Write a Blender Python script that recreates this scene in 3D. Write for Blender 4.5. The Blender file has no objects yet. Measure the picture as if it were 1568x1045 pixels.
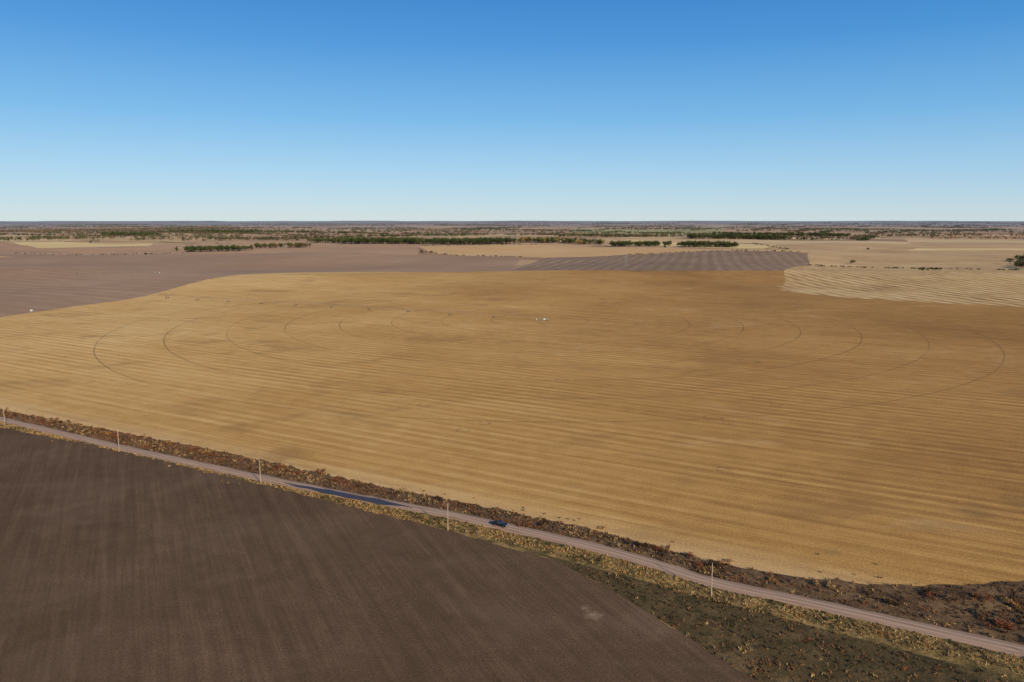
import bpy, math, random
import numpy as np
from mathutils import Vector, Matrix
from mathutils.geometry import delaunay_2d_cdt
random.seed(7); rng=np.random.default_rng(7)
SC=bpy.context.scene
def link(o,parent=None):
    SC.collection.objects.link(o)
    if parent: o.parent=parent
    return o
def smooth(a,b,x):
    t=min(1,max(0,(x-a)/(b-a))); return t*t*(3-2*t)
# ---------------------------------------------------------------- terrain height (metres)
def hgt(x,y):
    d=math.hypot(x,y-150)
    r=smooth(430,1250,d)
    r2=smooth(2300,7000,d)
    h=4.2*math.sin(x/230+.8)*math.cos(y/300+.4)+2.4*math.sin((x*.6+y)/150)+1.5*math.sin(x/110-y/170+2)
    # low crest along the north edge of the stubble, falling away behind it
    h+=3.0*math.exp(-((y-1560-90*math.sin(x/260))/170)**2)-5*math.exp(-((y-1980)/240)**2)
    h2=7*math.sin(x/900+y/1500)+6*math.sin(y/640+x/2100+1)+4*math.sin(x/520-y/800)
    r3=smooth(14000,26000,d)
    h3=14*math.sin(x/2300+1)+10*math.sin(x/1100+y/5000)+6*math.sin(x/600)
    return r*h+r2*h2+r3*h3
# ---------------------------------------------------------------- node helpers
class NT:
    def __init__(s,name):
        s.m=bpy.data.materials.new(name); s.m.use_nodes=True
        s.t=s.m.node_tree; s.b=s.t.nodes['Principled BSDF']
        s.b.inputs['Roughness'].default_value=.95
        s.b.inputs['Specular IOR Level'].default_value=.1
    def n(s,typ,ins=None,**kw):
        n=s.t.nodes.new(typ)
        for k,v in kw.items(): setattr(n,k,v)
        for k,v in (ins or {}).items(): s.put(n.inputs[k],v)
        return n
    def put(s,sock,v):
        if isinstance(v,bpy.types.NodeSocket): s.t.links.new(v,sock)
        else: sock.default_value=v
    def math(s,op,a,b=0.0,c=None,clamp=False):
        n=s.n('ShaderNodeMath',operation=op); n.use_clamp=clamp
        s.put(n.inputs[0],a); s.put(n.inputs[1],b)
        if c is not None: s.put(n.inputs[2],c)
        return n.outputs[0]
    def mapv(s,v,rot=0,scale=(1,1,1),loc=(0,0,0)):
        n=s.n('ShaderNodeMapping'); s.put(n.inputs['Vector'],v)
        n.inputs['Rotation'].default_value=(0,0,rot); n.inputs['Scale'].default_value=scale
        n.inputs['Location'].default_value=loc
        return n.outputs[0]
    def noise(s,v,scale=1,detail=3,rough=.55,dist=0):
        n=s.n('ShaderNodeTexNoise'); s.put(n.inputs['Vector'],v)
        n.inputs['Scale'].default_value=scale; n.inputs['Detail'].default_value=detail
        n.inputs['Roughness'].default_value=rough; n.inputs['Distortion'].default_value=dist
        return n.outputs[0]
    def maprange(s,v,a,b,c=0,d=1):
        n=s.n('ShaderNodeMapRange'); s.put(n.inputs[0],v)
        for i,x in enumerate((a,b,c,d)): n.inputs[i+1].default_value=x
        return n.outputs[0]
    def ramp(s,f,stops,interp='LINEAR'):
        n=s.n('ShaderNodeValToRGB'); s.put(n.inputs[0],f); r=n.color_ramp; r.interpolation=interp
        while len(r.elements)<len(stops): r.elements.new(.5)
        for e,(p,c) in zip(r.elements,stops): e.position=p; e.color=(*c,1)
        return n.outputs[0]
    def mix(s,f,a,b,mode='MIX'):
        n=s.n('ShaderNodeMix',data_type='RGBA',blend_type=mode)
        s.put(n.inputs[0],f); s.put(n.inputs[6],a if not isinstance(a,tuple) else (*a[:3],1)); s.put(n.inputs[7],b if not isinstance(b,tuple) else (*b[:3],1))
        return n.outputs[2]
    def pos(s): return s.n('ShaderNodeNewGeometry').outputs['Position']
    def color(s,c): s.put(s.b.inputs['Base Color'],c if not isinstance(c,tuple) else (*c[:3],1))
    def bump(s,h,strength=.3,dist=.1):
        n=s.n('ShaderNodeBump'); n.inputs['Strength'].default_value=strength; n.inputs['Distance'].default_value=dist
        s.put(n.inputs['Height'],h); s.t.links.new(n.outputs[0],s.b.inputs['Normal'])
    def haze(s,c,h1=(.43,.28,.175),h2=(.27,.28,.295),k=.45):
        # aerial haze painted into the base colour, stronger with distance from the origin
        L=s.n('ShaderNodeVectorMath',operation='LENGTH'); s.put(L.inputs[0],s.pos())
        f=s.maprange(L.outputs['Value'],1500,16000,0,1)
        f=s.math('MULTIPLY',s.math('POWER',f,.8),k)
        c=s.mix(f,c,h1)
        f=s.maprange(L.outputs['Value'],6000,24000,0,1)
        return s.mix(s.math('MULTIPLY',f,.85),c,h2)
ROW=math.radians(29.03)
PIV=(31.0,845.0)
def field(name,stops,big=160,big_amp=.5,mott=14,mott_amp=.25,wl=9.1,wl_amp=.2,streak=(120,3.0),streak_amp=.5,fine=1.3,fine_amp=.3,rot=ROW,tracks=False,hz=True,xgrad=0,bump=.4,extra=None,wobble=.6,streak2=None):
    N=NT(name); p=N.pos(); r=N.mapv(p,rot)
    v=N.math('MULTIPLY_ADD',N.math('SUBTRACT',N.noise(N.mapv(p,0,(1/big,)*3),1,4,.55,.4),.5),big_amp*2,.5)
    v=N.math('MULTIPLY_ADD',N.math('SUBTRACT',N.noise(N.mapv(p,0,(1/mott,)*3),1,3,.6),.5),mott_amp*2,v)
    st=N.noise(N.mapv(r,0,(1/streak[0],1/streak[1],1)),1,2,.6)
    v=N.math('MULTIPLY_ADD',N.math('SUBTRACT',st,.5),streak_amp*2,v)
    if streak2:
        st2=N.noise(N.mapv(r,0,(1/streak2[0],1/streak2[1],1),(13,5,0)),1,1,.5)
        v=N.math('MULTIPLY_ADD',N.math('SUBTRACT',st2,.5),streak2[2]*2,v)
    fi=N.noise(N.mapv(p,0,(1/fine,)*3),1,3,.75)
    v=N.math('MULTIPLY_ADD',N.math('SUBTRACT',fi,.5),fine_amp*2,v)
    sep=N.n('ShaderNodeSeparateXYZ'); N.put(sep.inputs[0],r)
    wob=N.noise(N.mapv(p,0,(1/90,)*3),1,2)
    ph=N.math('ADD',N.math('MULTIPLY',sep.outputs[1],2*math.pi/wl),N.math('MULTIPLY',wob,wobble))
    sn=N.math('SINE',ph)
    am=N.maprange(N.noise(N.mapv(r,0,(1/90,1/35,1),(5,3,0)),1,2),.38,.65,wl_amp*.2,wl_amp)
    v=N.math('ADD',v,N.math('MULTIPLY',sn,am))
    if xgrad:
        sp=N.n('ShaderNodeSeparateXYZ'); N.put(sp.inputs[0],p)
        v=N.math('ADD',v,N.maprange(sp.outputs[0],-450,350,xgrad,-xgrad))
    c=N.ramp(v,stops)
    if extra: c=extra(N,p,r,c,sep,fi)
    if tracks:
        q=N.n('ShaderNodeVectorMath',operation='DISTANCE'); fl=N.n('ShaderNodeVectorMath',operation='MULTIPLY')
        N.put(fl.inputs[0],p); fl.inputs[1].default_value=(1,1,0); N.put(q.inputs[0],fl.outputs[0]); q.inputs[1].default_value=(*PIV,0)
        d=N.math('ADD',q.outputs['Value'],N.math('MULTIPLY',N.noise(N.mapv(p,0,(1/30,)*3),1,1),1.6))
        fr=N.math('FRACT',N.math('DIVIDE',d,55.0)); a=N.math('ABSOLUTE',N.math('SUBTRACT',fr,.5))
        line=N.maprange(a,.5-.8/55,.5-.3/55,0,1)
        lim=N.math('MULTIPLY',N.math('LESS_THAN',d,470),N.math('GREATER_THAN',d,30))
        msk=N.maprange(N.noise(N.mapv(p,0,(1/110,)*3,(9,4,0)),1,2),.34,.55,.18,.55)
        c=N.mix(N.math('MULTIPLY',N.math('MULTIPLY',line,lim),msk),c,(.13,.075,.03))
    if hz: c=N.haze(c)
    N.color(c)
    if bump: N.bump(fi,bump,.25)
    return N.m
def spots(N,p,c,lst):
    for (x,y,rad,col,amt) in lst:
        q=N.n('ShaderNodeVectorMath',operation='DISTANCE'); N.put(q.inputs[0],p); q.inputs[1].default_value=(x,y,0)
        d=N.math('ADD',q.outputs['Value'],N.math('MULTIPLY',N.noise(N.mapv(p,0,(2.5/rad,)*3),1,3),rad*1.6))
        c=N.mix(N.maprange(d,rad*1.6,rad*.7,0,amt),c,col)
    return c
def rings(N,p,c,lst,col,amt):
    for (x,y,rad) in lst:
        q=N.n('ShaderNodeVectorMath',operation='DISTANCE'); N.put(q.inputs[0],p); q.inputs[1].default_value=(x,y,0)
        nz=N.noise(N.mapv(p,0,(.25,)*3),1,2)
        d=N.math('ABSOLUTE',N.math('SUBTRACT',N.math('ADD',q.outputs['Value'],N.math('MULTIPLY',nz,4)),rad+2))
        br=N.maprange(N.noise(N.mapv(p,0,(.3,)*3,(5,5,5)),1,2),.40,.55,0,1)
        c=N.mix(N.math('MULTIPLY',N.maprange(d,.3,1.0,amt,0),br),c,col)
    return c
def ruts(N,p,c,lst,col):
    sp=N.n('ShaderNodeSeparateXYZ'); N.put(sp.inputs[0],p)
    w=N.math('MULTIPLY',N.noise(N.mapv(p,0,(1/110,)*3),1,1),14)
    br=N.maprange(N.noise(N.mapv(p,0,(1/12,)*3),1,3),.40,.60,.2,1)
    for (x,y,dx,dy,half,amt) in lst:
        L=math.hypot(dx,dy); nx,ny=-dy/L,dx/L; tx,ty=dx/L,dy/L
        dd=N.math('ADD',N.math('ADD',N.math('MULTIPLY',sp.outputs[0],nx),N.math('MULTIPLY',sp.outputs[1],ny)),-(x*nx+y*ny)-7)
        d=N.math('ABSOLUTE',N.math('ADD',dd,w))
        d=N.math('ABSOLUTE',N.math('SUBTRACT',d,.9))
        al=N.math('ABSOLUTE',N.math('ADD',N.math('ADD',N.math('MULTIPLY',sp.outputs[0],tx),N.math('MULTIPLY',sp.outputs[1],ty)),-(x*tx+y*ty)))
        m=N.math('MULTIPLY',N.maprange(d,.15,.5,amt,0),N.maprange(al,half*.6,half,1,0))
        c=N.mix(N.math('MULTIPLY',m,br),c,col)
    return c
straw=[(.06,(.22,.10,.026)),(.38,(.46,.232,.062)),(.6,(.62,.342,.102)),(.95,(.84,.56,.23))]
def ex_stub(N,p,r,c,sep,fi):
    s=N.math('ADD',sep.outputs[1],N.math('MULTIPLY',N.noise(N.mapv(p,0,(1/25,)*3),1,3),14))
    hd=N.maprange(s,262,244,0,.5)
    c=N.mix(N.math('MULTIPLY',hd,N.maprange(fi,.3,.6,.3,1)),c,(.80,.55,.27))
    kn=N.noise(N.mapv(p,0,(1/75,1/55,1),(31,7,0)),1,4,.6,.6)
    c=N.mix(N.maprange(kn,.55,.70,0,.5),c,(.30,.155,.05))
    c=N.mix(N.maprange(kn,.40,.28,0,.22),c,(.80,.55,.26))
    c=rings(N,p,c,[(113,415,5),(-53,445,3.5),(-15,404,3),(-26,389,3.5),(94,326,2.6),(155,459,5),(160,448,3),(186,590,7),(35,520,4)],(.22,.12,.05),.55)
    c=ruts(N,p,c,[(160,440,-60,10,45,.3),(185,560,60,14,40,.3),(330,640,80,40,70,.25),(120,400,10,40,40,.25)],(.28,.15,.06))
    return spots(N,p,c,[(192,583,6,(.16,.09,.035),.85),(176,276,16,(.22,.125,.045),.65),(205,285,18,(.22,.125,.045),.65),(150,262,8,(.28,.16,.06),.5),(395,1390,45,(.3,.2,.1),.5),(108,240,5,(.25,.15,.06),.5)])
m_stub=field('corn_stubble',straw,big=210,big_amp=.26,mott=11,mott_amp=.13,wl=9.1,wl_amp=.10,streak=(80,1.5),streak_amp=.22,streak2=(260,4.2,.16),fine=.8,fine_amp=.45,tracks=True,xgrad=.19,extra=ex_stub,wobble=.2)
m_hill=field('terrace_stubble',[(.1,(.26,.145,.055)),(.45,(.54,.32,.12)),(.8,(.74,.50,.22))],big=150,big_amp=.42,wl=22,wl_amp=.3,streak=(60,6),streak_amp=.3,rot=ROW+math.radians(62),fine=2,fine_amp=.25,wobble=4)
def ex_plow(N,p,r,c,sep,fi):
    c=ruts(N,p,c,[(-230,300,30,-14,50,.35),(-10,215,66,-50,75,.2),(-120,250,100,-60,150,.25)],(.05,.03,.018))
    kn=N.noise(N.mapv(p,0,(1/60,1/38,1),(3,17,0)),1,4,.6,.6)
    c=N.mix(N.maprange(kn,.52,.70,0,.4),c,(.21,.13,.075))
    return spots(N,p,c,[(23,199,4,(.38,.25,.145),.75),(21,203,2.5,(.36,.24,.14),.6),(40,190,3,(.26,.17,.1),.4)])
m_plow=field('tilled_soil',[(.1,(.068,.036,.016)),(.5,(.130,.073,.037)),(.9,(.24,.145,.078))],big=70,big_amp=.26,mott=7,mott_amp=.15,wl=6,wl_amp=.05,streak=(36,1.3),streak_amp=.2,streak2=(120,5,.10),fine=.7,fine_amp=.42,rot=math.radians(-117),extra=ex_plow,bump=.7)
m_left=field('bare_bean_field',[(.1,(.28,.158,.085)),(.5,(.38,.23,.128)),(.9,(.54,.345,.195))],big=420,big_amp=.38,mott=60,mott_amp=.12,wl=36,wl_amp=.1,streak=(300,9),streak_amp=.22,fine=3,fine_amp=.18,bump=0)
m_dark2=field('ridged_field',[(.1,(.20,.122,.066)),(.5,(.28,.175,.10)),(.9,(.43,.29,.17))],big=250,big_amp=.3,wl=30,wl_amp=.18,streak=(160,12),streak_amp=.2,rot=ROW+math.radians(75),fine=3,fine_amp=.1,bump=0)
m_tan2=field('cut_field',[(.1,(.50,.275,.105)),(.5,(.66,.39,.16)),(.9,(.78,.51,.24))],big=350,big_amp=.3,wl=40,wl_amp=.1,streak=(400,14),streak_amp=.2,fine=4,fine_amp=.1,bump=0)
m_rtan=field('grazed_field',[(.1,(.36,.21,.09)),(.5,(.55,.34,.15)),(.9,(.72,.48,.23))],big=330,big_amp=.6,wl=60,wl_amp=.2,streak=(500,22),streak_amp=.35,fine=4,fine_amp=.1,bump=0)
m_yel=field('dry_grass_field',[(.1,(.58,.40,.15)),(.5,(.78,.55,.22)),(.9,(.87,.65,.32))],big=400,big_amp=.3,wl=60,wl_amp=.1,streak=(400,22),streak_amp=.2,fine=4,fine_amp=.1,bump=0)
m_green=field('pasture',[(.1,(.2,.21,.075)),(.5,(.38,.33,.12)),(.9,(.60,.45,.2))],big=500,big_amp=.6,wl=80,wl_amp=.1,streak=(500,40),streak_amp=.3,fine=5,fine_amp=.1,bump=0)
def grassmat(name,stops,sc):
    N=NT(name); p=N.pos()
    v=N.math('ADD',N.math('MULTIPLY',N.noise(N.mapv(p,0,(1/sc,)*3),1,5,.65,.5),.6),N.math('MULTIPLY',N.noise(N.mapv(p,0,(1/1.1,)*3),1,4,.75),.4))
    N.color(N.ramp(v,stops)); N.bump(N.noise(N.mapv(p,0,(1/.8,)*3),1,4,.7),.8,.4); return N.m
m_ditch=grassmat('ditch_grass',[(.36,(.06,.034,.017)),(.47,(.13,.072,.034)),(.55,(.20,.115,.05)),(.66,(.30,.18,.075))],9)
m_verge=grassmat('verge_grass',[(.36,(.055,.045,.016)),(.46,(.15,.098,.034)),(.54,(.30,.185,.06)),(.64,(.46,.29,.10))],7)
m_marsh=grassmat('waterway_grass',[(.36,(.045,.034,.013)),(.46,(.085,.058,.022)),(.54,(.13,.083,.033)),(.66,(.24,.145,.06))],12)
# far country
N=NT('far_country'); p=N.pos(); r=N.mapv(p,ROW); sep=N.n('ShaderNodeSeparateXYZ'); N.put(sep.inputs[0],r)
wb=N.noise(N.mapv(p,0,(1/900,)*3),1,2)
fx=N.math('FLOOR',N.math('DIVIDE',N.math('ADD',sep.outputs[0],N.math('MULTIPLY',wb,260)),800.))
fx2=N.n('ShaderNodeTexWhiteNoise',noise_dimensions='1D'); N.put(fx2.inputs['W'],fx)
sy=N.math('ADD',N.math('ADD',sep.outputs[1],N.math('MULTIPLY',wb,300)),N.math('MULTIPLY',fx2.outputs[0],800))
fy=N.math('FLOOR',N.math('DIVIDE',sy,520.))
cb=N.n('ShaderNodeCombineXYZ'); N.put(cb.inputs[0],fx); N.put(cb.inputs[1],fy)
wn=N.n('ShaderNodeTexWhiteNoise',noise_dimensions='2D'); N.put(wn.inputs['Vector'],cb.outputs[0])
c=N.ramp(wn.outputs[0],[(0,(.32,.165,.085)),(.18,(.46,.26,.135)),(.34,(.56,.34,.17)),(.5,(.50,.29,.155)),(.64,(.38,.22,.125)),(.76,(.70,.47,.21)),(.87,(.24,.22,.08)),(.94,(.78,.56,.26))],'CONSTANT')
c=N.mix(.35,c,N.ramp(N.noise(N.mapv(p,0,(1/700,1/500,1)),1,5,.6),[(.3,(.36,.195,.105)),(.5,(.50,.30,.155)),(.7,(.58,.38,.19))]))
wd=N.maprange(N.noise(N.mapv(p,0,(1/2600,1/1200,1),(3,7,0)),1,6,.7),.56,.60,0,.75)
c=N.mix(wd,c,(.15,.11,.05))
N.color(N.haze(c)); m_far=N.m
# ---------------------------------------------------------------- site plan (metres, x east, y north)
ROAD=[(-1500,1086),(-700,642),(-286,412),(-194,360),(-108,314),(-58,289),(-24,273),(-4,262),(26,245),(45,232),(61,219),(88,205),(110,193),(132,181),(400,32),(1000,-302)]
NEAR=[(-700,664),(-300,433),(-198,382),(-116,339),(-62,308),(-22,287),(27,260),(58,238),(85,223),(113,217),(138,217),(158,220),(300,150),(900,-185)]
PE=[(-1500,1070),(-700,628),(-275,395),(-191,354),(-106,306),(-22,257),(14,234),(29,215),(45,191),(59,168),(90,110),(130,0),(110,-300)]
def resample(pl,step,jit):
    out=[]
    for a,b in zip(pl[:-1],pl[1:]):
        L=math.dist(a,b); n=max(1,int(L/step))
        for i in range(n):
            t=i/n; j=0 if L>500 else jit
            out.append((a[0]+(b[0]-a[0])*t+random.gauss(0,j),a[1]+(b[1]-a[1])*t+random.gauss(0,j)))
    out.append(pl[-1]); return out
nearJ=resample(NEAR,3,.7); peJ=resample(PE,3,.6); roadJ=resample(ROAD,40,0)
hillW=resample([(498,1391),(455,1290),(440,1196),(465,1110),(513,1048),(570,975),(633,932),(1000,765),(1400,600)],14,5)
tanfar=list(reversed(hillW))+[(587,1642),(430,1600),(293,1585),(65,1642),(-259,1642),(-400,1625),(-481,1575),(-535,1480),(-550,1377),(-548,1290),(-540,1196),(-534,1100),(-538,1048),(-560,968),(-578,851)]
tan=nearJ+tanfar
hill=hillW+[(1700,1500),(1149,1706),(995,1882),(793,2030),(706,1909),(587,1642)]
ditch=nearJ+[p for p in reversed(roadJ) if p[0]>=-705 ]
verge=[p for p in roadJ]+[(900,-420)]+list(reversed(peJ))
plow=peJ+[(-1500,-300)]
marsh=[(-2,248),(14,236),(40,220),(62,206),(100,182),(140,158),(200,125),(300,60),(250,-250),(110,-300),(130,0),(90,110),(59,168),(45,191),(29,215),(14,234)]
left=[(-700,664),(-1500,1110),(-3200,2000),(-3200,2552),(-1712,2552),(-1101,2552),(-600,2480),(-292,2365),(30,2203),(-6,1684),(65,1642)]+[p for p in tanfar if p[0]<0]
dark2=[(-6,1684),(96,2203),(355,2503),(719,2658),(948,2455),(806,2063),(706,1909),(587,1642),(430,1600),(293,1585),(65,1642)]
tan2=[(-391,3179),(131,3342),(962,2771),(985,2552),(948,2455),(719,2658),(355,2503),(96,2240),(-173,2400),(-271,2552)]
rtan=[(1165,3726),(2900,3300),(2600,1900),(1700,1500),(1149,1706),(995,1882),(793,2030),(923,2365),(985,2552),(962,2771)]
yel1=[(-2431,3726),(-2342,3953),(-1747,3726),(-1519,3179),(-1875,3030)]
yel3=[(417,3342),(632,4209),(1222,3524),(977,2962)]
green4=[(712,8717),(2345,8717),(1497,5225),(339,5225)]
left2=[(-1700,2552),(-1300,2900),(-1150,3300),(-500,3400),(-391,3179),(-292,2365),(-1101,2552)]
strip1=[(-1900,2330),(-1650,2420),(-1480,2290),(-1740,2230)]
strip2=[(-2100,2900),(-1500,2700),(-1450,2860),(-1980,3020)]
strip3=[(1500,2900),(2300,2650),(2350,2800),(1600,3020)]
regs=[(marsh,2),(tan,3),(ditch,1),(verge,4),(plow,5),(hill,6),(dark2,8),(strip1,9),(left,7),(tan2,9),(yel3,11),(strip3,11),(rtan,10),(yel1,11),(green4,12),(left2,13),(strip2,13)]
m_left2=field('rust_field',[(.1,(.38,.21,.115)),(.5,(.48,.275,.145)),(.9,(.58,.36,.195))],big=420,big_amp=.35,wl=60,wl_amp=.1,streak=(300,20),streak_amp=.25,fine=4,fine_amp=.1,bump=0)
mats=[m_far,m_ditch,m_marsh,m_stub,m_verge,m_plow,m_hill,m_left,m_dark2,m_tan2,m_rtan,m_yel,m_green,m_left2]
pts=[];edges=[]
for pl,_ in regs:
    k=len(pts); rp=[]
    for a,b in zip(pl,pl[1:]+pl[:1]):
        L=math.dist(a,b); n=max(1,int(L/60))
        for i in range(n): rp.append((a[0]+(b[0]-a[0])*i/n,a[1]+(b[1]-a[1])*i/n))
    pts+=rp; edges+=[(k+i,k+(i+1)%len(rp)) for i in range(len(rp))]
rad=280.
while rad<70000:
    na=230
    for i in range(na):
        a=2*math.pi*(i+random.random()*.5)/na
        pts.append((rad*math.cos(a),150+rad*math.sin(a)))
    rad*=1.033
for i in range(-250,260,50):
    for j in range(-50,400,50): pts.append((i+random.random()*5,j+random.random()*5))
res=delaunay_2d_cdt([Vector(p) for p in pts],edges,[],0,.02,False)
V=res[0];Fc=res[2]
def inside(poly,x,y):
    c=False;j=len(poly)-1
    for i in range(len(poly)):
        xi,yi=poly[i];xj,yj=poly[j]
        if (yi>y)!=(yj>y) and x<(xj-xi)*(y-yi)/(yj-yi)+xi: c=not c
        j=i
    return c
bb=[(min(p[0] for p in pl),max(p[0] for p in pl),min(p[1] for p in pl),max(p[1] for p in pl)) for pl,_ in regs]
me=bpy.data.meshes.new('ground')
me.from_pydata([(v.x,v.y,hgt(v.x,v.y)) for v in V],[],[list(f) for f in Fc])
for m in mats: me.materials.append(m)
idx=[]
for f in me.polygons:
    x,y,_=f.center; r_=0
    for (pl,mi),b in zip(regs,bb):
        if b[0]<=x<=b[1] and b[2]<=y<=b[3] and inside(pl,x,y): r_=mi;break
    idx.append(r_)
me.polygons.foreach_set('material_index',idx)
me.polygons.foreach_set('use_smooth',[True]*len(idx))
if me.polygons[0].normal.z<0: me.flip_normals()
link(bpy.data.objects.new('ground',me))
# ---------------------------------------------------------------- road
def catmull(pl,step=4):
    o=[]
    for i in range(len(pl)-1):
        p0=Vector(pl[max(0,i-1)]);p1=Vector(pl[i]);p2=Vector(pl[i+1]);p3=Vector(pl[min(len(pl)-1,i+2)])
        if i in(0,len(pl)-2): p0=p1-(p2-p1) if i==0 else p0; p3=p2+(p2-p1) if i else p3
        L=(p2-p1).length; n=max(1,int(L/step))
        sc1=min(1,L/max(1e-3,(p1-p0).length)); sc2=min(1,L/max(1e-3,(p3-p2).length))
        m1=(p2-p1)*.5+(p1-p0)*.5*sc1; m2=(p2-p1)*.5+(p3-p2)*.5*sc2
        for k in range(n):
            t=k/n; t2=t*t;t3=t2*t
            o.append((2*t3-3*t2+1)*p1+(t3-2*t2+t)*m1+(-2*t3+3*t2)*p2+(t3-t2)*m2)
    o.append(Vector(pl[-1])); return o
RC=catmull(ROAD)
def tangent(i):
    a=RC[max(0,i-1)];b=RC[min(len(RC)-1,i+1)]; return (b-a).normalized()
prof=[(-3.3,.03),(-2.6,.16),(-1.3,.24),(0,.28),(1.3,.24),(2.6,.16),(3.3,.03)]
vs=[];fs=[];uv=[];al=0
for i,p_ in enumerate(RC):
    t=tangent(i); nn=Vector((-t.y,t.x)); al+=(p_-RC[i-1]).length if i else 0
    for (o,z) in prof:
        oo=o+(random.gauss(0,.2) if abs(o)>3 else 0)
        q=p_+nn*oo; vs.append((q.x,q.y,hgt(q.x,q.y)+z)); uv.append((al,o))
K=len(prof)
for i in range(len(RC)-1):
    for k in range(K-1): fs.append((i*K+k,(i+1)*K+k,(i+1)*K+k+1,i*K+k+1))
rm=bpy.data.meshes.new('gravel_road'); rm.from_pydata(vs,[],fs)
u=rm.uv_layers.new(name='UVMap')
for l in rm.loops: u.data[l.index].uv=uv[l.vertex_index]
for f in rm.polygons: f.use_smooth=True
if rm.polygons[0].normal.z<0: rm.flip_normals()
N=NT('gravel'); U=N.n('ShaderNodeUVMap').outputs[0]; sp=N.n('ShaderNodeSeparateXYZ'); N.put(sp.inputs[0],U)
tr=N.math('ABSOLUTE',N.math('SUBTRACT',N.math('ABSOLUTE',sp.outputs[1]),1.0))
v=N.math('ADD',N.maprange(tr,0,.6,.75,.42),N.math('MULTIPLY',N.math('SUBTRACT',N.noise(N.mapv(U,0,(1/14,1/.8,1)),1,3),.5),.8))
v=N.math('ADD',v,N.math('MULTIPLY',N.math('SUBTRACT',N.noise(U,2.5,4,.7),.5),.4))
c=N.ramp(v,[(.2,(.25,.15,.09)),(.5,(.42,.265,.17)),(.85,(.56,.375,.25))])
N.color(c); rm.materials.append(N.m); link(bpy.data.objects.new('gravel_road',rm))
# wet stretch
ws=[];wf=[]
idxs=[i for i,p_ in enumerate(RC) if -97<=p_.x<=-36]
for n_,i in enumerate(idxs):
    t=tangent(i); nn=Vector((-t.y,t.x)); e=min(1,n_/5,(len(idxs)-1-n_)/3)
    half=1.9*e+.1
    off=-.7
    for s_ in(-1,-.4,.4,1):
        o=off+s_*(half+random.gauss(0,.35)); q=RC[i]+nn*o
        ws.append((q.x,q.y,.30))
for n_ in range(len(idxs)-1):
    for k in range(3): wf.append((n_*4+k,(n_+1)*4+k,(n_+1)*4+k+1,n_*4+k+1))
wm=bpy.data.meshes.new('wet_mud_puddle'); wm.from_pydata(ws,[],wf)
if wm.polygons[0].normal.z<0: wm.flip_normals()
N=NT('muddy_water'); wn_=N.noise(N.mapv(N.pos(),ROW,(1/5,1/.8,1)),1,4,.7)
N.color(N.ramp(wn_,[(.4,(.03,.028,.03)),(.6,(.085,.062,.05))])); N.put(N.b.inputs['Roughness'],N.maprange(wn_,.42,.58,.25,.75)); N.b.inputs['Specular IOR Level'].default_value=.28
N.bump(N.noise(N.mapv(N.pos(),0,(2,2,2)),1,2),.3,.08)
wm.materials.append(N.m); link(bpy.data.objects.new('wet_mud_puddle',wm))
# ---------------------------------------------------------------- leaf / blade clouds
def leafmat(name,haze=False):
    N=NT(name); a=N.n('ShaderNodeAttribute',attribute_name='tint')
    c=a.outputs['Color']
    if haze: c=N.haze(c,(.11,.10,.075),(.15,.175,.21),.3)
    N.color(c); N.b.inputs['Roughness'].default_value=.8
    return N.m
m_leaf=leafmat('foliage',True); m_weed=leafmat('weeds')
def cloud(name,P_,C_,mat):
    """P_: (n,3,3) triangles, C_: (n,3) colours"""
    P_=np.asarray(P_,dtype=np.float32); n=len(P_)
    me=bpy.data.meshes.new(name); me.vertices.add(n*3); me.loops.add(n*3); me.polygons.add(n)
    me.vertices.foreach_set('co',P_.reshape(-1)); me.loops.foreach_set('vertex_index',np.arange(n*3,dtype=np.int32))
    me.polygons.foreach_set('loop_start',np.arange(0,n*3,3,dtype=np.int32)); me.polygons.foreach_set('loop_total',np.full(n,3,dtype=np.int32))
    me.update(calc_edges=True)
    at=me.attributes.new('tint','FLOAT_COLOR','POINT')
    cc=np.ones((n*3,4),dtype=np.float32); cc[:,:3]=np.repeat(np.asarray(C_,dtype=np.float32),3,axis=0); at.data.foreach_set('color',cc.reshape(-1))
    me.materials.append(mat); return link(bpy.data.objects.new(name,me))
def tree_tris(x,y,h,w,col,n,leaf):
    z=hgt(x,y)
    nl=5; lob=np.column_stack([rng.normal(0,w*.26,nl),rng.normal(0,w*.26,nl),h*(.42+.4*rng.random(nl))])
    lob[0]=(0,0,h*.68)
    k=rng.integers(0,nl,n); d=rng.normal(0,1,(n,3)); d/=np.linalg.norm(d,axis=1)[:,None]
    rr=rng.random(n)**.4
    c=lob[k]+d*rr[:,None]*np.array([w*.3,w*.3,h*.24])
    c[:,2]=np.clip(c[:,2],h*.10,h)
    t=c[:,None,:]+rng.normal(0,leaf,(n,3,3))
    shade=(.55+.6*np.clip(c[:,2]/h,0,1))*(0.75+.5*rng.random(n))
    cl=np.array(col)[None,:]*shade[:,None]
    tk=[]
    for (dx,dy,hz) in ((0,0,.7),(w*.22,0,.55),(-w*.15,w*.2,.6)):
        b=.022*h
        tk.append([(-b,0,0),(b,0,0),(dx,dy,h*hz)]); tk.append([(0,-b,0),(0,b,0),(dx,dy,h*hz)])
    t=np.concatenate([t,np.array(tk)]); cl=np.concatenate([cl,np.tile([.08,.06,.045],(6,1))])
    t+=np.array([x,y,z]); return t,cl
GREEN=(.042,.062,.018); OLIVE=(.078,.080,.027); RUST=(.20,.11,.05); BROWN=(.115,.082,.05); GOLD=(.30,.19,.06)
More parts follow.
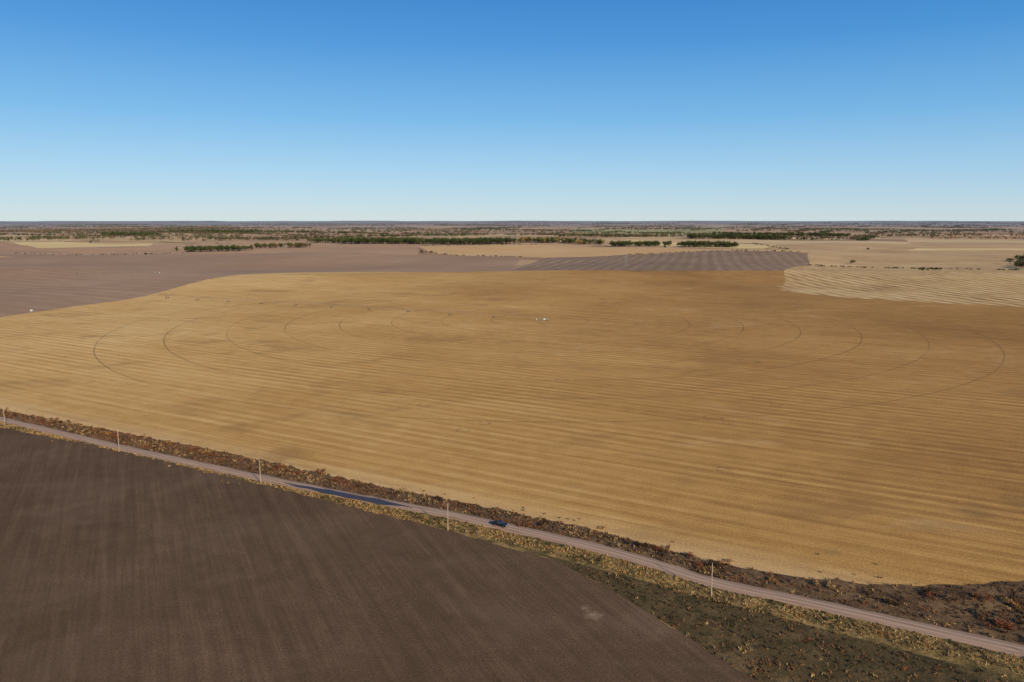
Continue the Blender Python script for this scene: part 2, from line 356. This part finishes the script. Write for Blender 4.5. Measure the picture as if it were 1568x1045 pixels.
def row(name,a,b,depth,n,h=(13,20),w=(12,19),cols=(GREEN,GREEN,OLIVE),nt=100,leaf=1.5):
    T=[];C=[]
    for i in range(n):
        t=random.random(); x=a[0]+(b[0]-a[0])*t+random.gauss(0,depth*.15); y=a[1]+(b[1]-a[1])*t+random.uniform(-depth/2,depth/2)
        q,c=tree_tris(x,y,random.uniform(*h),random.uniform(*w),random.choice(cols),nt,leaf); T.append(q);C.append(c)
    return cloud(name,np.concatenate(T),np.concatenate(C),m_leaf)
row('tree_row',(-1139,2660),(-941,2690),100,80,h=(15,23))
row('tree_row',(-1020,3030),(-813,3060),100,66,cols=(GREEN,OLIVE,RUST),h=(15,23))
row('tree_row',(-942,3625),(-787,3640),90,62,cols=(GREEN,OLIVE),h=(17,25))
row('tree_row',(-765,3530),(3,3524),170,480,h=(23,33),w=(16,24),leaf=1.8)
row('tree_row',(50,3640),(400,3430),140,150,cols=(GREEN,OLIVE,OLIVE,GOLD),h=(19,28),leaf=1.7)
row('tree_row',(435,3270),(657,3260),100,110,h=(16,25),leaf=1.7)
row('tree_row',(709,3185),(926,3180),100,115,h=(16,26),leaf=1.7)
row('tree_row',(1024,4350),(1543,4350),190,220,nt=60,leaf=2.4,h=(22,33))
row('tree_row',(1466,5440),(2348,5440),210,290,nt=50,leaf=2.8,h=(22,33))
row('tree_row',(-2574,4836),(-2244,4836),150,140,nt=60,leaf=2.4,h=(20,28))
row('tree_row',(-2600,5940),(-1994,5940),250,220,nt=50,leaf=2.8,h=(20,30))
row('tree_row',(300,4900),(1000,5000),130,150,nt=40,leaf=2.4,cols=(GREEN,OLIVE,RUST),h=(14,24))
row('tree_row',(-1700,4300),(-600,4700),60,130,nt=40,leaf=2.2,cols=(GREEN,OLIVE,BROWN),h=(9,16))
row('tree_row',(935,1752),(990,1748),10,9,h=(4,7),w=(6,9),leaf=.8)
row('tree_grove',(1200,1790),(1700,2470),70,75,h=(13,20),cols=(GREEN,BROWN,OLIVE))
row('tree_grove',(-5600,7200),(-3300,8200),1900,1000,h=(12,20),w=(16,26),cols=(RUST,BROWN,RUST,OLIVE),nt=16,leaf=4)
row('tree_row',(-3300,6000),(-1900,6700),300,240,h=(10,17),w=(12,20),cols=(BROWN,OLIVE,GREEN),nt=24,leaf=3)
row('tree_row',(4979,8717),(5572,8717),500,170,h=(14,22),w=(14,22),nt=20,leaf=3)
for a,b,n_,hh in (((793,2035),(995,1887),40,(1.5,4)),((995,1887),(1149,1711),30,(1.5,4)),((-271,2556),(-173,2404),16,(1.5,4)),((-173,2404),(30,2250),22,(1,3)),((360,2508),(719,2660),26,(1,3)),((719,2660),(948,2460),26,(1.5,5)),((-1712,2556),(-1101,2556),46,(1.5,5)),((1000,2760),(1165,3700),60,(2,7)),((-391,3185),(120,3345),40,(2,6))):
    row('fence_row_brush',a,b,6,n_,h=hh,w=(4,8),cols=(BROWN,OLIVE,GREEN),nt=22,leaf=.9)
for (x,y,h,w) in ((-297,2503,11,12),(-265,2510,9,10),(936,2095,11,15),(-1200,2500,6,7),(600,3000,8,9),(1350,2900,9,9)):
    q,c=tree_tris(x,y,h,w,GREEN,170,1); cloud('deciduous_tree',q,c,m_leaf)
T=[];C=[]
dt=Vector((math.cos(ROW),-math.sin(ROW))); dn=Vector((math.sin(ROW),math.cos(ROW)))
for i in range(470):
    D=4200*(8.5**random.random()); ang=math.radians(random.uniform(-42,42))
    cx,cy=D*math.tan(ang),D
    if abs(cx)<900 and D<5200: continue
    L=random.uniform(150,900)*(1+D/12000); d=dt if random.random()<.6 else dn
    n=int(min(46,L/15)); big=1+D/14000; dep=random.choice((12,30,90))*big
    col=random.choice((GREEN,GREEN,OLIVE,BROWN,BROWN,RUST))
    for k in range(n):
        t=random.uniform(-.5,.5)*L; o=random.gauss(0,dep*.5)
        x=cx+d.x*t+d.y*o; y=cy+d.y*t-d.x*o
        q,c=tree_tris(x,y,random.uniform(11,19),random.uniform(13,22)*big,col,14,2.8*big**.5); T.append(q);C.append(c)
cloud('distant_tree_rows',np.concatenate(T),np.concatenate(C),m_leaf)
# ---------------------------------------------------------------- roadside weeds
def tufts(name,spots_,mat=m_weed):
    T=[];C=[]
    for (x,y,h,w,col,n) in spots_:
        a=rng.random(n)*2*math.pi; r_=rng.random(n)**.6*w
        bx=x+np.cos(a)*r_; by=y+np.sin(a)*r_; wd=.06+.10*rng.random(n)+w*.12; hh=h*(.5+.6*rng.random(n))
        lx=rng.normal(0,.3*h,n); ly=rng.normal(0,.3*h,n); b=rng.random(n)*math.pi
        z0=np.where(rng.random(n)<.5,0,h*.25)
        t=np.stack([np.column_stack([bx-np.cos(b)*wd,by-np.sin(b)*wd,z0]),np.column_stack([bx+np.cos(b)*wd,by+np.sin(b)*wd,z0+.1*h]),np.column_stack([bx+lx,by+ly,hh])],axis=1)
        T.append(t); C.append(np.array(col)[None,:]*(.6+.8*rng.random(n))[:,None])
    return cloud(name,np.concatenate(T),np.concatenate(C),mat)
def band(i,lo,hi):
    t=tangent(i); nn=Vector((-t.y,t.x)); 
    if nn.y<0: nn=-nn
    q=RC[i]+nn*random.uniform(lo,hi)+t*random.uniform(-2,2); return q.x,q.y
vis=[i for i,p_ in enumerate(RC) if -520<p_.x<300]
def noise2(x,y,s): return math.sin(x/s+1.3*math.sin(y/s*.7))*math.cos(y/s*1.1+x/s*.4)
straww=(.38,.24,.09);brownw=(.17,.092,.045);redw=(.22,.075,.03);darkw=(.065,.038,.02);grw=(.07,.070,.02);orw=(.34,.165,.055)
S=[]
for i in vis:
    for k in range(46):
        x,y=band(i,3.6,20 if RC[i].x<70 else 42)
        if not inside(ditch,x,y) and random.random()>.02: continue
        n_=noise2(x,y,9)
        col=random.choice((brownw,brownw,darkw,redw) if n_>0 else (brownw,straww,darkw,brownw))
        if x>125: col=random.choice((col,darkw,darkw))
        S.append((x,y,random.uniform(.4,1.1),.5,col,7))
tufts('ditch_weeds',S)
S=[]
for i in vis:
    for k in range(30):
        x,y=band(i,-12,-3.5)
        if not inside(verge,x,y) and random.random()>.02: continue
        o=noise2(x,y,6)
        S.append((x,y,random.uniform(.3,.8),.5,random.choice((straww,straww,orw,brownw,straww) if o>-.2 else (grw,straww,brownw,darkw)),7))
tufts('verge_weeds',S)
S=[]
for k in range(11000):
    x=random.uniform(0,260);y=random.uniform(60,245)
    if not inside(marsh,x,y): continue
    o=noise2(x,y,11)+.5*noise2(x,y,4)+random.gauss(0,.3)
    S.append((x,y,random.uniform(.3,.9),.6,random.choice((grw,brownw,darkw,darkw) if o>.55 else ((brownw,darkw,brownw,redw) if o<-.1 else (brownw,straww,darkw,brownw,darkw))),7))
tufts('waterway_grass_clumps',S)
def shrub(x,y,h,w,col):
    n=110; d=rng.normal(0,1,(n,3)); d/=np.linalg.norm(d,axis=1)[:,None]; rr=rng.random(n)**.5
    c=np.column_stack([d[:,0]*w*rr,d[:,1]*w*rr,h*.5+d[:,2]*h*.48*rr])+0
    t=c[:,None,:]+rng.normal(0,.17,(n,3,3)); t[:,:,2]=np.maximum(t[:,:,2],0.02)
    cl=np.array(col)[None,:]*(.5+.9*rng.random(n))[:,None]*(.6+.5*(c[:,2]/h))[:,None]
    st=[]
    for s_ in range(8):
        a=s_*.8; st.append([(-.05,0,0),(.05,0,0),(math.cos(a)*w*.7,math.sin(a)*w*.7,h*.8)])
    t=np.concatenate([t,np.array(st)]); cl=np.concatenate([cl,np.tile([.09,.05,.035],(8,1))])
    return t+np.array([x,y,0]),cl
T=[];C=[]
for i in vis:
    x0=RC[i].x
    pr=.42 if x0>30 else .12
    for k in range(3):
        if random.random()<pr:
            x,y=band(i,7,16 if x0<60 else 34)
            if not inside(ditch,x,y): continue
            cc_=random.choice((redw,redw,orw,brownw,darkw,straww))
            for m in range(random.randint(1,4)):
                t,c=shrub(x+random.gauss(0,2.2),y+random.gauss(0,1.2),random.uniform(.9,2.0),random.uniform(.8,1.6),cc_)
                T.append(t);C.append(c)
cloud('roadside_shrubs',np.concatenate(T),np.concatenate(C),m_weed)
# ---------------------------------------------------------------- small builders
def simple(name,col,rough=.6,metal=0,nz=.25,sc=3):
    N=NT(name); p=N.n('ShaderNodeTexCoord').outputs['Object']
    f=N.noise(p,sc,4,.6)
    a=tuple(x*(1-nz) for x in col); b=tuple(min(1,x*(1+nz)) for x in col)
    N.color(N.ramp(f,[(.3,a),(.7,b)])); N.b.inputs['Roughness'].default_value=rough; N.b.inputs['Metallic'].default_value=metal
    N.b.inputs['Specular IOR Level'].default_value=.5
    return N.m
m_wood=simple('weathered_pole_wood',(.40,.30,.2),.9); m_galv=simple('galvanised_steel',(.22,.21,.20),.6,.3); m_rub=simple('rubber',(.02,.02,.02),.9)
m_white=simple('white_paint',(.5,.5,.47),.5,0,.08); m_wire=simple('wire_metal',(.2,.2,.2),.5,.5); m_glass=simple('porcelain',(.35,.3,.28),.2)
def mesh(name,vs,fs,mat,parent=None,loc=(0,0,0),smooth_=False):
    me=bpy.data.meshes.new(name); me.from_pydata([tuple(v) for v in vs],[],fs); me.materials.append(mat)
    if smooth_:
        for f in me.polygons: f.use_smooth=True
    o=link(bpy.data.objects.new(name,me),parent); o.location=loc; return o
class G:
    def __init__(s): s.v=[];s.f=[]
    def tube(s,a,b,r1,r2=None,n=8):
        r2=r1 if r2 is None else r2; a=Vector(a);b=Vector(b); d=(b-a).normalized()
        u=d.orthogonal().normalized(); w=d.cross(u); k=len(s.v)
        for q,r_ in((a,r1),(b,r2)):
            for i in range(n):
                t=2*math.pi*i/n; s.v.append(q+u*math.cos(t)*r_+w*math.sin(t)*r_)
        for i in range(n): s.f.append((k+i,k+(i+1)%n,k+n+(i+1)%n,k+n+i))
        s.f.append(tuple(k+i for i in reversed(range(n)))); s.f.append(tuple(k+n+i for i in range(n)))
    def box(s,c,sz,tap=1,rotz=0):
        k=len(s.v); R=Matrix.Rotation(rotz,3,'Z')
        for z,t in((-1,1),(1,tap)):
            for x,y in((-1,-1),(1,-1),(1,1),(-1,1)): s.v.append(Vector(c)+R@Vector((x*sz[0]/2*t,y*sz[1]/2*t,z*sz[2]/2)))
        s.f+= [tuple(k+i for i in f) for f in((3,2,1,0),(4,5,6,7),(0,1,5,4),(1,2,6,5),(2,3,7,6),(3,0,4,7))]
    def done(s,name,mat,parent=None,loc=(0,0,0),smooth_=False): return mesh(name,s.v,s.f,mat,parent,loc,smooth_)
def empty(name,loc=(0,0,0),rz=0):
    e=bpy.data.objects.new(name,None); link(e); e.location=loc; e.rotation_euler=(0,0,rz); e.empty_display_size=.5; return e
poles=[(-442,487),(-358,442),(-274,398),(-190,354),(-106,307),(-23,258),(59,210),(142,162),(225,114)]
tips=[]
for i,(x,y) in enumerate(poles):
    e=empty('utility_pole',(x,y,0)); lean=random.gauss(0,.12)
    g=G(); g.tube((0,0,-.3),(lean,lean*.5,10.2),.18,.12,12); g.done('shaft',m_wood,e,smooth_=False)
    g=G(); g.tube((lean,lean*.5,10.2),(lean,lean*.5,10.5),.03,.03,6); g.tube((lean,lean*.5,10.4),(lean,lean*.5,10.62),.09,.05,8)
    g.tube((lean+.1,lean*.5,8.6),(lean+.26,lean*.5+.05,8.6),.05,.05,6); g.done('insulators',m_glass,e)
    g=G(); g.tube((.17,0,0.0),(lean+.14,lean*.5,8.5),.02,.02,5); g.done('ground_wire',m_wire,e)
    tips.append((Vector((x+lean,y+lean*.5,10.62)),Vector((x+lean+.26,y+lean*.5+.05,8.6))))
g=G()
for a,b in zip(tips[:-1],tips[1:]):
    for k,sag in((0,1.1),(1,1.4)):
        pr=a[k]
        for s_ in range(1,11):
            t=s_/10; q=a[k].lerp(b[k],t); q.z-=sag*4*t*(1-t); g.tube(pr,q,.012,.012,4); pr=q
g.done('power_lines',m_wire)
def lattice(x,y,H_):
    e=empty('transmission_tower',(x,y,hgt(x,y)))
    g=G(); lv=[(0,3.2),(.25,2.4),(.5,1.6),(.72,1.0),(1,.55)]
    for (a,wa),(b,wb_) in zip(lv[:-1],lv[1:]):
        ca=[Vector((sx*wa,sy*wa,a*H_)) for sx,sy in((-1,-1),(1,-1),(1,1),(-1,1))]; cbb=[Vector((sx*wb_,sy*wb_,b*H_)) for sx,sy in((-1,-1),(1,-1),(1,1),(-1,1))]
        for i in range(4):
            j=(i+1)%4; g.tube(ca[i],cbb[i],.16,.14,5); g.tube(ca[i],cbb[j],.09,.09,4); g.tube(ca[j],cbb[i],.09,.09,4); g.tube(cbb[i],cbb[j],.09,.09,4)
    g.done('lattice',m_galv,e)
    g=G()
    for z,w in((.74,5),(.86,4),(.97,3)):
        g.tube((-w,0,z*H_),(w,0,z*H_),.12,.12,5); g.tube((-w,0,z*H_),(0,0,(z+.05)*H_),.08,.08,4); g.tube((w,0,z*H_),(0,0,(z+.05)*H_),.08,.08,4)
    g.done('crossarms',m_galv,e)
lattice(256,1712,29)
def pivot(cx,cy,dirx,diry,n,span,extra=True):
    e=empty('center_pivot_irrigation_system',(0,0,0)); d=Vector((dirx,diry,0)).normalized(); nrm=Vector((-d.y,d.x,0))
    base=Vector((cx,cy,hgt(cx,cy)))
    g=G()
    for sx,sy in((-1,-1),(1,-1),(1,1),(-1,1)): g.tube(base+Vector((sx*1.6,sy*1.6,0)),base+Vector((sx*.3,sy*.3,3.9)),.07,.06,6)
    g.tube(base,base+Vector((0,0,4.3)),.13,.13,8); g.box(base+Vector((0,0,.05)),(4,4,.12)); g.done('pivot_tower',m_galv,e)
    if extra:
        g=G(); g.box(base+Vector((5.5,1,1.0)),(2.6,1.4,1.5),.96); g.box(base+Vector((-3.4,-1,1.1)),(.9,.5,1.5)); g.done('generator_and_panel',m_white,e)
        g=G(); g.tube(base+Vector((7.5,-2,1.1)),base+Vector((10.0,-2,1.1)),.6,.6,14); g.done('fuel_tank',m_galv,e)
        g=G(); g.box(base+Vector((5.5,1,.1)),(3,1.6,.2))
        for sx in(8,9.6): g.box(base+Vector((sx,-2,.25)),(.2,1.1,.5))
        g.done('skids',m_rub,e)
    gp=G();gt=G();gw=G(); prev=base+Vector((0,0,4.1))
    for k in range(1,n+1):
        b=base+d*span*k; b.z=hgt(b.x,b.y); top=b+Vector((0,0,3.9))
        for s_ in range(8):
            a0=prev.lerp(top,s_/8); a1=prev.lerp(top,(s_+1)/8); arch=lambda t:1.0*4*t*(1-t)
            a0=a0+Vector((0,0,arch(s_/8)));a1=a1+Vector((0,0,arch((s_+1)/8))); gp.tube(a0,a1,.1,.1,6)
            drop=Vector((0,0,-1.1)); m0=(a0+a1)/2+drop
            if 0<s_<7:
                for sg in(-1,1): gp.tube(a0,m0+nrm*.8*sg,.03,.03,4); gp.tube(a1,m0+nrm*.8*sg,.03,.03,4)
        for sg in(-1,1):
            foot=b+nrm*2.1*sg+Vector((0,0,.65)); gt.tube(top,foot,.1,.1,6)
            gw.tube(foot-d*.22,foot+d*.22,.7,.7,14); gt.tube(foot-d*.28,foot+d*.28,.2,.2,8)
        gt.tube(b+nrm*2.1+Vector((0,0,.75)),b-nrm*2.1+Vector((0,0,.75)),.1,.1,6)
        gt.box(b+Vector((0,0,1.1)),(.7,.5,.6))
        prev=top
    gp.done('span_pipe_and_truss',m_galv,e); gt.done('drive_towers',m_galv,e); gw.done('wheels',m_rub,e)
pivot(PIV[0],PIV[1],-.905,.40,10,57)
pivot(-730,1563,-.97,-.2,4,50,True)
e=empty('well_pump_station',(-579,909,hgt(-579,909))); g=G(); g.box((0,0,1.1),(2.4,1.8,2.0)); g.box((0,0,2.2),(2.7,2.1,.18),.8); g.done('cabinet',m_white,e); g=G(); g.tube((2.5,0,0),(2.5,0,1.8),.3,.3,10); g.tube((1.2,0,.8),(2.5,0,.8),.12,.12,8); g.done('pump_head',m_galv,e)
# ---------------------------------------------------------------- pickup truck
i0=min(range(len(RC)),key=lambda i:(RC[i]-Vector((-4,262.3))).length); t=tangent(i0); rz=math.atan2(t.y,t.x)
nn=Vector((-t.y,t.x)); 
car=empty('pickup_truck',(RC[i0].x-nn.x*0.6,RC[i0].y-nn.y*.6,.27),rz)
m_body=simple('dark_blue_paint',(.018,.022,.032),.25,.3,.1); m_win=simple('window_glass',(.03,.035,.04),.05,0,.1); m_lamp=simple('lamp_lens',(.8,.78,.7),.15,0,.05); m_tail=simple('tail_lens',(.4,.02,.02),.2); m_chr=simple('bright_trim',(.6,.6,.6),.2,.9,.05)
import bmesh
def extrude_profile(name,prof,w,mat,taper=None,bev=.05):
    bm=bmesh.new(); n=len(prof)
    L=[bm.verts.new((x,-w/2*(taper(x,z) if taper else 1),z)) for x,z in prof]; R=[bm.verts.new((x,w/2*(taper(x,z) if taper else 1),z)) for x,z in prof]
    bm.faces.new(L); bm.faces.new(list(reversed(R)))
    for i in range(n): bm.faces.new((L[i],R[i],R[(i+1)%n],L[(i+1)%n]))
    bmesh.ops.recalc_face_normals(bm,faces=bm.faces[:])
    if bev: bmesh.ops.bevel(bm,geom=bm.edges[:],offset=bev,segments=2,affect='EDGES')
    me=bpy.data.meshes.new(name); bm.to_mesh(me); me.materials.append(mat)
    for f in me.polygons: f.use_smooth=False
    return link(bpy.data.objects.new(name,me),car)
def arch(cx,r_=.48):
    return [(cx+r_*math.cos(a),.42+r_*math.sin(a)) for a in [math.pi*k/8 for k in range(9)]]
lower=[(-2.85,.5),(-2.85,1.2),(-.95,1.22),(1.0,1.22),(2.45,1.12),(2.8,1.0),(2.85,.5)]+[(x,z) for x,z in arch(1.85)]+[(1.3,.42),(-1.2,.42)]+[(x,z) for x,z in arch(-1.75)]
extrude_profile('body',lower,1.98,m_body,bev=.03)
tp=lambda x,z:1 if z<1.3 else .84
extrude_profile('cab_glass',[(-1.0,1.2),(-.82,1.82),(.35,1.84),(1.15,1.2)],1.86,m_win,tp,.03)
extrude_profile('roof_panel',[(-.86,1.8),(-.8,1.9),(.33,1.92),(.42,1.82)],1.62,m_body,None,.03)
g=G()
for sy in(-.93,.93):
    for (xa,za,xb,zb) in((-1.0,1.2,-.84,1.84),(0.02,1.2,.0,1.84),(1.17,1.2,.37,1.86)): g.tube((xa,sy*1.0,za),(xb,sy*.86,zb),.05,.05,6)
g.done('pillars',m_body,car)
g=G(); g.box((-1.95,0,1.2),(1.6,1.6,.06)); g.done('bed_floor',m_rub,car)
g=G(); g.box((-1.9,.92,1.27),(1.85,.1,.12)); g.box((-1.9,-.92,1.27),(1.85,.1,.12)); g.box((-2.8,0,1.27),(.1,1.74,.12)); g.done('bed_rails',m_body,car)
g=G(); gh=G()
for x in(1.85,-1.75):
    for y in(-.88,.88): g.tube((x,y-.12,.40),(x,y+.12,.40),.4,.4,20); gh.tube((x,y-.135,.40),(x,y+.135,.40),.22,.22,12)
g.done('tires',m_rub,car); gh.done('rims',m_chr,car)
g=G(); g.box((2.86,.72,.9),(.06,.36,.2)); g.box((2.86,-.72,.9),(.06,.36,.2)); g.done('headlights',m_lamp,car)
g=G(); g.box((2.87,0,.82),(.06,.95,.28)); g.box((2.9,0,.52),(.12,1.8,.16)); g.box((-2.92,0,.55),(.12,1.8,.16)); g.done('grille_and_bumpers',m_chr,car)
g=G(); g.box((-2.86,.9,1.0),(.05,.14,.3)); g.box((-2.86,-.9,1.0),(.05,.14,.3)); g.done('tail_lights',m_tail,car)
g=G(); g.box((.9,1.07,1.28),(.12,.2,.16)); g.box((.9,-1.07,1.28),(.12,.2,.16)); g.done('mirrors',m_body,car)
# ---------------------------------------------------------------- light
el=math.radians(23); az=math.radians(149)
S_=Vector((math.sin(az)*math.cos(el),math.cos(az)*math.cos(el),math.sin(el)))
l=bpy.data.lights.new('sun','SUN'); l.energy=5; l.angle=math.radians(.5); l.color=(1,.86,.64)
o=link(bpy.data.objects.new('sun',l)); o.rotation_euler=(-S_).to_track_quat('-Z','Y').to_euler()
w=bpy.data.worlds.new('World'); SC.world=w; w.use_nodes=True; nt=w.node_tree
sk=nt.nodes.new('ShaderNodeTexSky'); sk.sky_type='NISHITA'; sk.sun_disc=False; sk.sun_elevation=el; sk.sun_rotation=az; sk.altitude=100; sk.air_density=1.0; sk.dust_density=.3; sk.ozone_density=2.5
tc=nt.nodes.new('ShaderNodeTexCoord'); sx=nt.nodes.new('ShaderNodeSeparateXYZ'); nt.links.new(tc.outputs['Generated'],sx.inputs[0])
mr=nt.nodes.new('ShaderNodeMapRange'); mr.inputs[1].default_value=0; mr.inputs[2].default_value=.5; nt.links.new(sx.outputs[2],mr.inputs[0])
cr=nt.nodes.new('ShaderNodeValToRGB'); nt.links.new(mr.outputs[0],cr.inputs[0])
STR=.13; MX=.15
st=[(0,(.57,.70,.76)),(.05,(.45,.65,.80)),(.12,(.33,.58,.82)),(.25,(.155,.44,.78)),(.42,(.046,.28,.68)),(.57,(.012,.19,.57)),(1,(.010,.13,.42))]
r=cr.color_ramp
while len(r.elements)<len(st): r.elements.new(.5)
for e_,(p_,c_) in zip(r.elements,st): e_.position=p_; e_.color=(*c_,1)
sc_=nt.nodes.new('ShaderNodeVectorMath'); sc_.operation='SCALE'; sc_.inputs['Scale'].default_value=1/STR; nt.links.new(cr.outputs[0],sc_.inputs[0])
mx=nt.nodes.new('ShaderNodeMix'); mx.data_type='RGBA'; mx.inputs[0].default_value=MX
nt.links.new(sc_.outputs[0],mx.inputs[6]); nt.links.new(sk.outputs[0],mx.inputs[7])
bg=nt.nodes['Background']; bg.inputs[1].default_value=STR
nt.links.new(mx.outputs[2],bg.inputs[0])
cam=bpy.data.cameras.new('camera'); cam.sensor_width=36; cam.lens=18/math.tan(math.radians(34)); cam.clip_end=200000; cam.clip_start=1
co=link(bpy.data.objects.new('camera',cam)); co.location=(0,0,110); co.rotation_euler=(math.radians(90-9.073),0,0); SC.camera=co
SC.view_settings.view_transform='Standard'; SC.view_settings.look='None'; SC.view_settings.exposure=0
